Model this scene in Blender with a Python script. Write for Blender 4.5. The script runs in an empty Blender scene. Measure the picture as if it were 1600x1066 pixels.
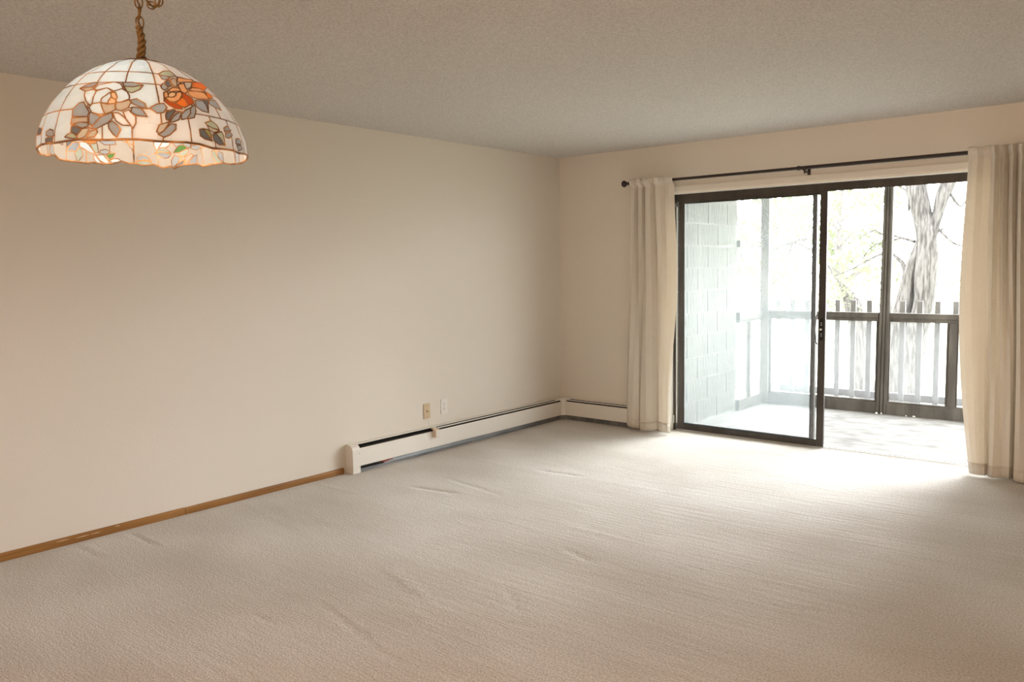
import bpy, bmesh, math, random
import numpy as np
from mathutils import Vector, Matrix, noise
from mathutils.geometry import delaunay_2d_cdt
random.seed(7); np.random.seed(7)
PI = math.pi
C = bpy.context.scene.collection
scene = bpy.context.scene

# ------------------------------------------------------------------ camera
CAM = Vector((4.5537, -6.1634, 1.445)); YAW, PITCH, ROLL, FPX = 0.6969, 0.0916, -0.0160, 1265.6
fw = Vector((-math.sin(YAW)*math.cos(PITCH), math.cos(YAW)*math.cos(PITCH), -math.sin(PITCH)))
r0 = Vector((math.cos(YAW), math.sin(YAW), 0)); u0 = r0.cross(fw)
rt = r0*math.cos(ROLL) + u0*math.sin(ROLL); up = u0*math.cos(ROLL) - r0*math.sin(ROLL)
cam_data = bpy.data.cameras.new('camera'); cam = bpy.data.objects.new('camera', cam_data); C.objects.link(cam)
cam.matrix_world = Matrix(((rt.x, up.x, -fw.x, CAM.x), (rt.y, up.y, -fw.y, CAM.y), (rt.z, up.z, -fw.z, CAM.z), (0, 0, 0, 1)))
cam_data.sensor_width = 36; cam_data.lens = FPX*36/1600; cam_data.clip_start = 0.05; cam_data.clip_end = 300
scene.camera = cam
def at(px, py, Y):                       # the world point at depth y=Y for a pixel read off the photograph
    d = fw + rt*((px-800)/FPX) + up*((533-py)/FPX)
    return CAM + d*((Y-CAM.y)/d.y)

# ------------------------------------------------------------------ world, lights, exposure
scene.view_settings.view_transform = 'Standard'; scene.view_settings.look = 'None'
scene.view_settings.gamma = 1; scene.view_settings.use_curve_mapping = False
scene.view_settings.exposure = 0.10
w = bpy.data.worlds.new('overcast_sky'); scene.world = w; w.use_nodes = True
bg = w.node_tree.nodes['Background']; bg.inputs[0].default_value = (0.965, 0.985, 1.0, 1); bg.inputs[1].default_value = 11.0
def lamp(name, kind, loc, target, energy, color, **k):
    l = bpy.data.lights.new(name, kind); l.energy = energy; l.color = color
    for a, b in k.items(): setattr(l, a, b)
    o = bpy.data.objects.new(name, l); C.objects.link(o); o.location = loc
    o.rotation_euler = (Vector(target)-Vector(loc)).to_track_quat('-Z', 'Y').to_euler()
    return o
# bright veiled sun, low over the trees outside the balcony
lamp('sun', 'SUN', (5.6, 10, 4.5), (2.7, 0, 0.6), 14.0, (0.95, 0.98, 1.0), angle=math.radians(46))
# unseen warm fill lights added behind the camera to brighten the room
lamp('right_wall_fill', 'AREA', (5.45, -7.2, 1.5), (1.0, -4.2, 1.4), 9, (1.0, 0.55, 0.26), shape='RECTANGLE', size=1.6, size_y=1.4)
lamp('ceiling_fill', 'AREA', (3.7, -7.6, 2.38), (3.5, -6.4, 0), 42, (1.0, 0.51, 0.23), shape='RECTANGLE', size=1.4, size_y=0.5)

lamp('rear_right_fill', 'AREA', (4.7, -8.1, 1.5), (4.0, -1.0, 1.1), 21, (1.0, 0.74, 0.50), shape='RECTANGLE', size=1.3, size_y=1.3, spread=math.radians(85))  # unseen fill added to lift the back wall and right-hand carpet
lamp('rear_left_fill', 'AREA', (0.5, -8.1, 1.5), (2.6, -5.2, 1.7), 6, (0.95, 0.98, 1.0), shape='RECTANGLE', size=0.9, size_y=1.2)  # unseen cool fill added to whiten the hanging lamp's glass

# ------------------------------------------------------------------ materials
def mat(name, col, rough=0.6, spec=0.3, metal=0.0):
    m = bpy.data.materials.new(name); m.use_nodes = True; b = m.node_tree.nodes['Principled BSDF']
    b.inputs['Base Color'].default_value = (*col, 1); b.inputs['Roughness'].default_value = rough
    b.inputs['Specular IOR Level'].default_value = spec; b.inputs['Metallic'].default_value = metal
    return m
def nd(m, t, **k):
    n = m.node_tree.nodes.new(t)
    for a, v in k.items():
        if a in n.inputs.keys(): n.inputs[a].default_value = v
        else: setattr(n, a, v)
    return n
def lk(m, a, b): m.node_tree.links.new(a, b)
def coords(m, scale=(1, 1, 1), rot=(0, 0, 0)):
    tc = nd(m, 'ShaderNodeTexCoord'); mp = nd(m, 'ShaderNodeMapping')
    mp.inputs['Scale'].default_value = scale; mp.inputs['Rotation'].default_value = rot
    lk(m, tc.outputs['Object'], mp.inputs['Vector']); return mp.outputs['Vector']
def vary(m, c1, c2, scale=5, stretch=(1, 1, 1), detail=4, lo=.35, hi=.65, rot=(0, 0, 0)):
    v = coords(m, stretch, rot); n = nd(m, 'ShaderNodeTexNoise'); n.inputs['Scale'].default_value = scale; n.inputs['Detail'].default_value = detail
    lk(m, v, n.inputs['Vector']); r = nd(m, 'ShaderNodeValToRGB')
    r.color_ramp.elements[0].position = lo; r.color_ramp.elements[1].position = hi
    r.color_ramp.elements[0].color = (*c1, 1); r.color_ramp.elements[1].color = (*c2, 1)
    lk(m, n.outputs[0], r.inputs[0]); lk(m, r.outputs[0], m.node_tree.nodes['Principled BSDF'].inputs['Base Color'])
    return r
def bump(m, layers):                    # layers: (scale, strength, distance, stretch, detail)
    prev = None
    for sc, st, di, stretch, det in layers:
        v = coords(m, stretch); n = nd(m, 'ShaderNodeTexNoise'); n.inputs['Scale'].default_value = sc; n.inputs['Detail'].default_value = det
        lk(m, v, n.inputs['Vector']); b = nd(m, 'ShaderNodeBump'); b.inputs['Strength'].default_value = st; b.inputs['Distance'].default_value = di
        lk(m, n.outputs[0], b.inputs['Height'])
        if prev: lk(m, prev.outputs[0], b.inputs['Normal'])
        prev = b
    lk(m, prev.outputs[0], m.node_tree.nodes['Principled BSDF'].inputs['Normal'])
ONE = (1, 1, 1)
M = {}
M['wall'] = mat('wall_paint', (.75, .705, .635), .7, .25); bump(M['wall'], [(90, .25, .002, ONE, 3), (6, .1, .004, ONE, 2)])
M['trim_paint'] = mat('trim_paint', (.78, .745, .68), .5, .3)
M['reveal'] = mat('reveal_paint', (.85, .80, .72), .6, .3)
M['ceiling'] = mat('popcorn_ceiling', (.62, .56, .48), .95, .1); vary(M['ceiling'], (.60, .575, .54), (.78, .75, .71), 110, detail=4, lo=.35, hi=.65); bump(M['ceiling'], [(130, 1.0, .006, ONE, 5), (45, .5, .006, ONE, 3)])
M['carpet'] = mat('carpet', (.60, .54, .48), .95, .05)
r = vary(M['carpet'], (.575, .535, .485), (.70, .675, .64), 1.3, (.7, 1.2, 1), 7, .34, .66); 
m = M['carpet']; n = nd(m, 'ShaderNodeTexNoise'); n.inputs['Scale'].default_value = 120; n.inputs['Detail'].default_value = 3; lk(m, coords(m), n.inputs['Vector'])
sp = nd(m, 'ShaderNodeValToRGB'); sp.color_ramp.elements[0].position = .32; sp.color_ramp.elements[1].position = .62; sp.color_ramp.elements[0].color = (.70, .70, .70, 1); sp.color_ramp.elements[1].color = (1.09, 1.09, 1.09, 1)
mx = nd(m, 'ShaderNodeMix', data_type='RGBA', blend_type='MULTIPLY'); mx.inputs[0].default_value = 1; lk(m, n.outputs[0], sp.inputs[0]); lk(m, r.outputs[0], mx.inputs[6]); lk(m, sp.outputs[0], mx.inputs[7])
lk(m, mx.outputs[2], m.node_tree.nodes['Principled BSDF'].inputs['Base Color'])
bump(M['carpet'], [(150, .5, .007, ONE, 3), (17, .62, .010, (.2, 1.7, 1), 9), (60, .35, .005, (.3, 1.4, 1), 4)])
# the pile is brushed into streaks on the side nearer the door, and lies smoother along the left wall
sx = nd(m, 'ShaderNodeSeparateXYZ'); tcx = nd(m, 'ShaderNodeTexCoord'); lk(m, tcx.outputs['Object'], sx.inputs[0])
wn = nd(m, 'ShaderNodeTexNoise'); wn.inputs['Scale'].default_value = 1.1; wn.inputs['Detail'].default_value = 2; lk(m, tcx.outputs['Object'], wn.inputs['Vector'])
ad = nd(m, 'ShaderNodeMath', operation='MULTIPLY_ADD'); ad.inputs[1].default_value = 2.6; lk(m, wn.outputs[0], ad.inputs[0]); lk(m, sx.outputs['X'], ad.inputs[2])
mr = nd(m, 'ShaderNodeMapRange'); mr.inputs['From Min'].default_value = 2.2; mr.inputs['From Max'].default_value = 4.6; mr.inputs['To Min'].default_value = .07; mr.inputs['To Max'].default_value = .66; lk(m, ad.outputs[0], mr.inputs['Value'])
for b_ in [n_ for n_ in m.node_tree.nodes if n_.type == 'BUMP'][1:2]: lk(m, mr.outputs[0], b_.inputs['Strength'])
M['carpet'].node_tree.nodes['Principled BSDF'].inputs['Sheen Weight'].default_value = .15
M['oak'] = mat('oak_stain', (.40, .17, .05), .42, .4); vary(M['oak'], (.225, .098, .022), (.37, .185, .052), 14, (1, .12, 2.2), 6, .3, .7)
M['oak_x'] = mat('oak_stain_end', (.40, .17, .05), .42, .4); vary(M['oak_x'], (.225, .098, .022), (.37, .185, .052), 14, (.12, 1, 2.2), 6, .3, .7)
M['scrape'] = mat('scraped_wood', (.75, .55, .36), .7)
M['enamel'] = mat('white_enamel', (.80, .775, .725), .4, .4)
M['enamel_dark'] = mat('heater_inside', (.02, .018, .016), .8)
M['fin'] = mat('aluminium_fins', (.16, .17, .18), .5, .5, .3); vary(M['fin'], (.13, .135, .14), (.22, .225, .23), 14, (1, .25, 1), 3)
M['red_wire'] = mat('red_wire', (.55, .10, .06), .5)
M['ivory'] = mat('ivory_plastic', (.62, .49, .32), .45); M['white_plastic'] = mat('white_plastic', (.80, .78, .74), .4)
M['slot_dark'] = mat('socket_slot', (.05, .045, .04), .7)
M['beige_box'] = mat('beige_plastic', (.74, .62, .50), .5)
M['bronze'] = mat('bronze_aluminium', (.040, .032, .025), .42, .5); vary(M['bronze'], (.032, .025, .020), (.055, .044, .034), 12, (1, 1, .3))
M['steel'] = mat('bright_steel', (.72, .72, .70), .3, .5, .6)
M['rubber'] = mat('black_gasket', (.01, .01, .01), .6)
M['rod'] = mat('curtain_rod_black', (.022, .013, .009), .4, .5)
M['post'] = mat('weathered_brown_paint', (.115, .10, .085), .7, .25); vary(M['post'], (.07, .062, .054), (.125, .112, .098), 9, (1, 1, .25), 6); bump(M['post'], [(60, .3, .004, (1, 1, .15), 4)])
M['picket'] = mat('grey_paint', (.25, .25, .25), .7, .2)
M['slab'] = mat('painted_concrete', (.62, .59, .56), .8, .2); vary(M['slab'], (.14, .134, .127), (.29, .28, .27), 5, (1, 1.8, 1), 10, .25, .62); bump(M['slab'], [(40, .4, .005, ONE, 5)])
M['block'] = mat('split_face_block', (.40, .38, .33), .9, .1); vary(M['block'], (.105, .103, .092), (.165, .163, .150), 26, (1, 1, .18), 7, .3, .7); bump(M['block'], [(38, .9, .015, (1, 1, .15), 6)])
M['mortar'] = mat('mortar', (.30, .298, .28), .95, .1)
M['bark'] = mat('bark', (.20, .175, .155), .95, .1); vary(M['bark'], (.052, .048, .045), (.125, .118, .112), 30, (1, 1, .16), 8, .36, .60); bump(M['bark'], [(14, 1.0, .06, (1, 1, .2), 6)])
M['pale_bark'] = mat('pale_bark', (.16, .152, .148), .95, .1); vary(M['pale_bark'], (.13, .122, .118), (.19, .182, .178), 10, (1, 1, .3))
M['grass'] = mat('lawn', (.42, .47, .26), .95, .1); vary(M['grass'], (.34, .36, .26), (.46, .47, .37), .6)
M['path'] = mat('concrete_path', (.55, .53, .50), .9, .1)
M['balcony_ceiling'] = mat('balcony_soffit', (.5, .47, .42), .8)
M['brass'] = mat('aged_brass', (.24, .13, .045), .38, .5, .75); vary(M['brass'], (.13, .065, .022), (.36, .21, .07), 60)
M['cap'] = mat('dark_bronze_cap', (.045, .020, .010), .35, .5, .5)
M['cord'] = mat('gold_cord', (.20, .115, .04), .6, .3)
M['solder'] = mat('copper_foil_solder', (.30, .135, .05), .42, .5, .35); vary(M['solder'], (.22, .10, .035), (.70, .33, .11), 22, ONE, 3, .4, .6)
M['bulb'] = mat('frosted_bulb', (.85, .84, .8), .25, .5)
def translucent(name, col, tcol, fac, rough=.9, weave=0):
    m = mat(name, col, rough, .15); nt = m.node_tree; b = nt.nodes['Principled BSDF']; out = nt.nodes['Material Output']
    t = nd(m, 'ShaderNodeBsdfTranslucent'); t.inputs[0].default_value = (*tcol, 1); mx = nd(m, 'ShaderNodeMixShader'); mx.inputs[0].default_value = fac
    lk(m, b.outputs[0], mx.inputs[1]); lk(m, t.outputs[0], mx.inputs[2]); lk(m, mx.outputs[0], out.inputs[0]); return m
M['linen'] = translucent('linen', (.82, .78, .71), (.88, .80, .68), .25)
vary(M['linen'], (.80, .765, .695), (.86, .825, .76), 300, (1, 1, .35), 3); bump(M['linen'], [(420, .25, .001, (1, 1, .4), 2)])
M['leaf'] = translucent('spring_leaf', (.14, .17, .08), (.14, .17, .08), .45)
M['leaf_dim'] = translucent('pale_leaf', (.150, .166, .110), (.150, .168, .105), .45)
def glass(name, tint, veil, fac, ior=1.45):
    m = bpy.data.materials.new(name); m.use_nodes = True; nt = m.node_tree; nt.nodes.remove(nt.nodes['Principled BSDF'])
    tr = nd(m, 'ShaderNodeBsdfTransparent'); tr.inputs[0].default_value = (*tint, 1)
    tl = nd(m, 'ShaderNodeBsdfTranslucent'); tl.inputs[0].default_value = (*veil, 1)
    gl = nd(m, 'ShaderNodeBsdfGlossy'); gl.inputs['Roughness'].default_value = .02
    fr = nd(m, 'ShaderNodeFresnel'); fr.inputs[0].default_value = ior
    m1 = nd(m, 'ShaderNodeMixShader'); m1.inputs[0].default_value = fac; m2 = nd(m, 'ShaderNodeMixShader')
    lk(m, tr.outputs[0], m1.inputs[1]); lk(m, tl.outputs[0], m1.inputs[2]); 
    ge = nd(m, 'ShaderNodeNewGeometry'); mm = nd(m, 'ShaderNodeMath', operation='MULTIPLY_ADD'); mm.inputs[1].default_value = -1; mm.inputs[2].default_value = 1
    m3 = nd(m, 'ShaderNodeMath', operation='MULTIPLY'); lk(m, ge.outputs['Backfacing'], mm.inputs[0]); lk(m, mm.outputs[0], m3.inputs[0]); lk(m, fr.outputs[0], m3.inputs[1]); lk(m, m3.outputs[0], m2.inputs[0])
    lk(m, m1.outputs[0], m2.inputs[1]); lk(m, gl.outputs[0], m2.inputs[2]); lk(m, m2.outputs[0], nt.nodes['Material Output'].inputs[0]); return m
M['pane'] = glass('hazy_door_glass', (.985, .985, .975), (.84, .95, 1.0), .055)
M['pane_clear'] = glass('door_glass', (.985, .985, .975), (.88, .96, 1.0), .008)
M['screen_pane'] = glass('hazy_balcony_glass', (.97, .98, .98), (.95, .96, 1), .030, 1.12)
GC = dict(W=(.82, .90, .98), B=(.95, .95, .95), C=(.66, .60, .52), T=(.70, .67, .60), G=(.50, .53, .55), D=(.26, .275, .29), L=(.58, .62, .52),  # B: reflected highlight on two leaf pieces, put into their glass colour
          E=(.16, .34, .10), Y=(.48, .52, .26), P=(.85, .58, .36), Q=(.88, .70, .50), O=(.85, .36, .10), R=(.62, .19, .07), K=(.87, .87, .86))
for k, c in GC.items():
    m = translucent('art_glass_'+k, c, tuple(min(1, x*1.08) for x in c), .5, .18); M['g'+k] = m
    b = m.node_tree.nodes['Principled BSDF']; b.inputs['Specular IOR Level'].default_value = .5
    vary(m, tuple(x*.9 for x in c), tuple(min(1, x*1.06) for x in c), 14, (1, 1, 1), 3)

# ------------------------------------------------------------------ helpers
def link(name, bm_or_me, m, parent=None, smooth=False, loc=None):
    if isinstance(bm_or_me, bmesh.types.BMesh):
        bmesh.ops.recalc_face_normals(bm_or_me, faces=bm_or_me.faces)
        me = bpy.data.meshes.new(name); bm_or_me.to_mesh(me); bm_or_me.free()
    else: me = bm_or_me
    if m is not None:
        me.materials.clear(); me.materials.append(m)
    if smooth:
        for p in me.polygons: p.use_smooth = True
    o = bpy.data.objects.new(name, me); C.objects.link(o)
    if parent: o.parent = parent
    if loc: o.location = loc
    return o
def thing(name, label, cat, group=None, loc=(0, 0, 0)):
    o = bpy.data.objects.new(name, None); C.objects.link(o); o.location = loc; tag(o, label, cat, group); return o
def tag(o, label=None, cat=None, group=None, kind=None):
    if label: o['label'] = label
    if cat: o['category'] = cat
    if group: o['group'] = group
    if kind: o['kind'] = kind
    return o
def struct(o, label=None): o['kind'] = 'structure'; tag(o, label); return o
def box(bm, x0, x1, y0, y1, z0, z1, bev=0):
    vs = [bm.verts.new((x, y, z)) for x in (x0, x1) for y in (y0, y1) for z in (z0, z1)]
    fs = [bm.faces.new([vs[i] for i in f]) for f in ((0, 1, 3, 2), (4, 6, 7, 5), (0, 4, 5, 1), (2, 3, 7, 6), (0, 2, 6, 4), (1, 5, 7, 3))]
    if bev:
        es = list({e for f in fs for e in f.edges}); bmesh.ops.bevel(bm, geom=es, offset=bev, segments=2, affect='EDGES', profile=.6)
    return bm
def B(*a, **k): return box(bmesh.new(), *a, **k)
def prism(bm, prof, axis, a, b):
    """extrude a 2D outline (list of (p,q)) along an axis: 'x' -> (y,z) outline, 'y' -> (x,z), 'z' -> (x,y)"""
    f = {'x': lambda p, q, t: (t, p, q), 'y': lambda p, q, t: (p, t, q), 'z': lambda p, q, t: (p, q, t)}[axis]
    v0 = [bm.verts.new(f(p, q, a)) for p, q in prof]; v1 = [bm.verts.new(f(p, q, b)) for p, q in prof]
    bm.faces.new(v0); bm.faces.new(v1[::-1]); n = len(prof)
    for i in range(n): bm.faces.new((v0[i], v1[i], v1[(i+1) % n], v0[(i+1) % n]))
    return bm
def tube(bm, pts, rad, n=8, closed=False, caps=True):
    pts = [Vector(p) for p in pts]; N = len(pts); rad = rad if hasattr(rad, '__len__') else [rad]*N; rings = []; prev = None
    for i, p in enumerate(pts):
        a = pts[(i-1) % N] if (closed or i > 0) else p; b = pts[(i+1) % N] if (closed or i < N-1) else p
        t = (b-a).normalized()
        if prev is None: nn = t.orthogonal().normalized()
        else: nn = (prev - t*prev.dot(t)).normalized()
        prev = nn; bb = t.cross(nn)
        rings.append([bm.verts.new(p + (nn*math.cos(2*PI*k/n) + bb*math.sin(2*PI*k/n))*rad[i]) for k in range(n)])
    for i in range(N if closed else N-1):
        A, D = rings[i], rings[(i+1) % N]; off = 0
        if closed and i == N-1:
            off = min(range(n), key=lambda o: sum((A[k].co-D[(k+o) % n].co).length for k in range(n)))
        for k in range(n): bm.faces.new((A[k], A[(k+1) % n], D[(k+1+off) % n], D[(k+off) % n]))
    if caps and not closed: bm.faces.new(rings[0][::-1]); bm.faces.new(rings[-1])
    return bm
def lathe(bm, prof, c, n=24, axis='z'):
    rings = []
    for r_, h in prof:
        rg = []
        for k in range(n):
            a = 2*PI*k/n; q = {'z': (r_*math.cos(a), r_*math.sin(a), h), 'x': (h, r_*math.cos(a), r_*math.sin(a)), 'y': (r_*math.cos(a), h, r_*math.sin(a))}[axis]
            rg.append(bm.verts.new(Vector(c)+Vector(q)))
        rings.append(rg)
    for A, D in zip(rings, rings[1:]):
        for k in range(n): bm.faces.new((A[k], A[(k+1) % n], D[(k+1) % n], D[k]))
    bm.faces.new(rings[0][::-1]); bm.faces.new(rings[-1]); return bm
def copy(o, parent, loc=None):
    c = o.copy(); C.objects.link(c); c.parent = parent
    if loc: c.location = loc
    return c

# ------------------------------------------------------------------ room shell
H = 2.44; RX, RY = 5.6, -8.2; OX0, OX1, OZ = 1.13, 3.57, 2.04    # door opening
def ridge(x, y, a, b, wdt, amp):
    ax, ay = a; dx, dy = b[0]-ax, b[1]-ay; L2 = dx*dx+dy*dy
    t = np.clip(((x-ax)*dx+(y-ay)*dy)/L2, 0, 1); d2 = (x-ax-t*dx)**2+(y-ay-t*dy)**2
    return amp*np.exp(-d2/(wdt*wdt))*np.clip(4*np.minimum(t, 1-t)+.15, 0, 1)
def fl(px, py):
    d = fw + rt*((px-800)/FPX) + up*((533-py)/FPX); q = CAM - d*(CAM.z/d.z); return (q.x, q.y)
st = 0.0165
xs = np.arange(0, RX+st, st); ys = np.arange(RY, .001, st); ys[-1] = 0
X, Y = np.meshgrid(xs, ys, indexing='ij')
Zf = np.zeros_like(X)
rng = np.random.RandomState(3)
for i in range(240):                   # brushed pile: short soft ridges that run along the room
    cx, cy = rng.uniform(.1, 5.4), rng.uniform(-6.5, -.1); L = rng.uniform(.12, .5); an = rng.normal(.0, .16) - .25*max(0, (2.5-cx)/2.5)
    dx, dy = math.cos(an)*L, math.sin(an)*L
    i0, i1 = np.searchsorted(xs, [cx-L-.1, cx+L+.1]); j0, j1 = np.searchsorted(ys, [cy-L-.1, cy+L+.1])
    Zf[i0:i1, j0:j1] += ridge(X[i0:i1, j0:j1], Y[i0:i1, j0:j1], (cx-dx, cy-dy), (cx+dx, cy+dy), rng.uniform(.014, .028), rng.choice([-1, 1])*rng.uniform(.0004, .0010))
for a, b, wd, amp in [((110, 850), (160, 874), .012, -.0035), ((124, 848), (172, 871), .012, .0025), ((200, 832), (252, 856), .012, -.004), ((210, 832), (258, 853), .014, .0025),
                      ((595, 885), (690, 952), .02, .003), ((612, 885), (668, 930), .016, .002), ((500, 932), (625, 1035), .018, .0025), ((500, 940), (640, 1050), .018, -.004),
                      ((790, 915), (822, 975), .016, -.003), ((795, 970), (850, 985), .018, -.003), ((640, 760), (720, 772), .02, -.006), ((690, 745), (790, 776), .02, -.003), ((870, 818), (990, 848), .02, .0025),
                      ((880, 857), (930, 880), .018, -.005), ((840, 734), (910, 745), .02, -.006), ((470, 750), (560, 772), .02, .003), ((1075, 885), (1110, 896), .015, -.004), ((1200, 945), (1290, 958), .018, -.004), ((400, 960), (424, 975), .012, -.004)]:
    Zf += ridge(X, Y, fl(*a), fl(*b), wd, amp)
edge = np.minimum.reduce([X, RX-X, -Y, Y-RY]); Zf *= np.clip(edge/.08, 0, 1)
nx, ny = X.shape; co = np.stack([X, Y, Zf], -1).reshape(-1, 3); idx = np.arange(nx*ny).reshape(nx, ny)
fc = np.stack([idx[:-1, :-1], idx[1:, :-1], idx[1:, 1:], idx[:-1, 1:]], -1).reshape(-1, 4)
me = bpy.data.meshes.new('floor'); me.vertices.add(len(co)); me.vertices.foreach_set('co', co.ravel().astype('f'))
me.loops.add(fc.size); me.loops.foreach_set('vertex_index', fc.ravel().astype('i')); me.polygons.add(len(fc))
me.polygons.foreach_set('loop_start', np.arange(0, fc.size, 4).astype('i')); me.polygons.foreach_set('loop_total', np.full(len(fc), 4, 'i')); me.update(); me.validate()
floor = struct(link('floor', me, M['carpet'], smooth=True))
link('threshold_carpet', B(OX0, OX1, -.001, .115, -.05, 0.0), M['carpet'], floor)
link('subfloor', B(-.12, RX+.12, RY-.12, .0, -.2, -.02), M['mortar'], floor)
struct(link('ceiling', B(-.12, RX+.12, RY-.12, .12, H, H+.12), M['ceiling']))
wl = struct(link('wall_left', B(-.12, 0, RY-.12, .12, -.02, H), M['wall']))
bm = bmesh.new(); box(bm, 0, OX0, 0, .12, -.02, H); box(bm, OX1, RX, 0, .12, -.02, H); box(bm, OX0, OX1, 0, .12, OZ, H)
struct(link('wall_back', bm, M['wall']))
struct(link('wall_right', B(RX, RX+.12, RY-.12, .12, -.02, H), M['wall']))
struct(link('wall_front', B(0, RX, RY-.12, RY, -.02, H), M['wall']))
# plaster scuffs on the left wall
for (a, b, zz) in [((542, 309), (560, 312), 0), ((563, 314), (585, 317), 0)]:
    pa = at(*a, 0); 
    def wallpt(px, py):
        d = fw + rt*((px-800)/FPX) + up*((533-py)/FPX); return CAM + d*(-CAM.x/d.x)
    p, q = wallpt(*a), wallpt(*b)
    tube_bm = tube(bmesh.new(), [p, p.lerp(q, .3)+Vector((0, 0, .006)), p.lerp(q, .7)-Vector((0, 0, .003)), q], [.0015, .004, .003, .001], 6)
    for v in tube_bm.verts: v.co.x = v.co.x*.3 - .0002
    link('paint_scuff', tube_bm, M['trim_paint'], wl)
# lining above the sliding door
tr = struct(link('trim_1', B(OX0-.02, OX1+.02, -.012, 0, OZ+.008, OZ+.052, bev=.002), M['trim_paint']))
link('moulding', B(OX0-.02, OX1+.02, -.007, 0, OZ, OZ+.008), M['reveal'], tr)
bm = bmesh.new(); box(bm, OX0, OX0+.006, -.0, .119, .0, OZ); box(bm, OX1-.006, OX1, .0, .119, .0, OZ); box(bm, OX0, OX1, .0, .119, OZ-.006, OZ)
struct(link('trim_2', bm, M['reveal']))
# oak baseboards: the two lengths on the left wall butt at a visible joint
def board(y0, y1, h=.042): return prism(bmesh.new(), [(0, 0), (.013, 0), (.013, h-.008), (.010, h-.002), (.006, h), (0, h)], 'y', y0, y1)
bl = struct(link('baseboard_left', board(-8.19, -3.802, .043), M['oak'], loc=(0, 0, 0)))
link('board', board(-3.799, -2.615, .041), M['oak'], bl); bl.data.name = 'baseboard_left'
for i, (a, b) in enumerate([((88, 847), (108, 843)), ((118, 841), (140, 836)), ((142, 835), (158, 831)), ((180, 823), (188, 821))]):
    d1 = fw + rt*((a[0]-800)/FPX) + up*((533-a[1])/FPX); p = CAM + d1*((.0132-CAM.x)/d1.x)
    d1 = fw + rt*((b[0]-800)/FPX) + up*((533-b[1])/FPX); q = CAM + d1*((.0132-CAM.x)/d1.x)
    p.z = q.z = min(max((p.z+q.z)/2, .006), .036)
    b_ = tube(bmesh.new(), [p, p.lerp(q, .5), q], [.0006, .0022, .0006], 5)
    for v in b_.verts: v.co.x = .013+(v.co.x-.013)*.3
    link('scrape', b_, M['scrape'], bl)
def boardx(x0, x1, h=.042): return prism(bmesh.new(), [(0, 0), (-.013, 0), (-.013, h-.008), (-.010, h-.002), (-.006, h), (0, h)], 'x', x0, x1)
bb = struct(link('baseboard_back', boardx(.985, OX0), M['oak_x'])); link('board', boardx(OX1, RX-.02, .05), M['oak_x'], bb)
struct(link('baseboard_right', prism(bmesh.new(), [(RX, 0), (RX-.013, 0), (RX-.013, .035), (RX-.006, .043), (RX, .043)], 'y', -8.19, -.02), M['oak']))

# ------------------------------------------------------------------ sliding glass door
door = struct(thing('door_1', None, None)); door['label'] = 'dark bronze sliding glass patio door, its moving leaf slid fully left'
F0, F1 = .10, .22
bm = bmesh.new()
box(bm, OX0+.006, OX0+.022, F0, F1, 0, 2.034, bev=.002); box(bm, OX1-.03, OX1-.006, F0, F1, 0, 2.034, bev=.002)
link('jamb', bm, M['bronze'], door)
bm = bmesh.new(); box(bm, OX0+.006, OX1-.006, F0+.012, F1, 1.985, 2.034, bev=.002); box(bm, OX0+.006, OX1-.006, F0+.012, F0+.018, 1.972, 1.986)
link('frame_head', bm, M['bronze'], door)
bm = bmesh.new(); box(bm, OX0+.006, OX1-.006, F0+.016, F1+.03, -.03, .003); box(bm, OX0+.02, OX1-.03, .135, .139, .003, .009); box(bm, OX0+.02, OX1-.03, .185, .189, .003, .009)
link('sill_track', bm, M['steel'], door)
def leaf(name, x0, x1, y0, y1, z0, z1, sw, tr_, br_, parent):
    p = link(name, (lambda b: (box(b, x0, x0+sw, y0, y1, z0, z1, bev=.0025), box(b, x1-sw, x1, y0, y1, z0, z1, bev=.0025),
        box(b, x0+sw, x1-sw, y0, y1, z1-tr_, z1, bev=.0025), box(b, x0+sw, x1-sw, y0, y1, z0, z0+br_, bev=.0025)) and b)(bmesh.new()), M['bronze'], parent)
    yc = (y0+y1)/2
    link('glass_pane', B(x0+sw-.006, x1-sw+.006, yc-.003, yc+.003, z0+br_-.006, z1-tr_+.006), M['pane' if y0 > .15 else 'pane_clear'], p)
    bm = bmesh.new(); g = .005; X0, X1, Z0, Z1 = x0+sw, x1-sw, z0+br_, z1-tr_
    for y in (y0+.002,):
        box(bm, X0, X0+g, y, yc-.003, Z0, Z1); box(bm, X1-g, X1, y, yc-.003, Z0, Z1); box(bm, X0, X1, y, yc-.003, Z0, Z0+g); box(bm, X0, X1, y, yc-.003, Z1-g, Z1)
    link('gasket', bm, M['rubber'], p); return p
slide = leaf('sliding_panel', 1.175, 2.426, .117, .138, .010, 2.000, .050, .042, .048, door)
fx1 = at(1276.5, 450, .195).x; fixed = leaf('fixed_panel', 1.15, fx1, .172, .205, .010, 1.99, fx1-at(1270.5, 450, .195).x, .03, .042, door)
link('weather_strip', B(1.153, 1.163, .118, .122, .06, 1.93), M['white_plastic'], door)
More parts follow.
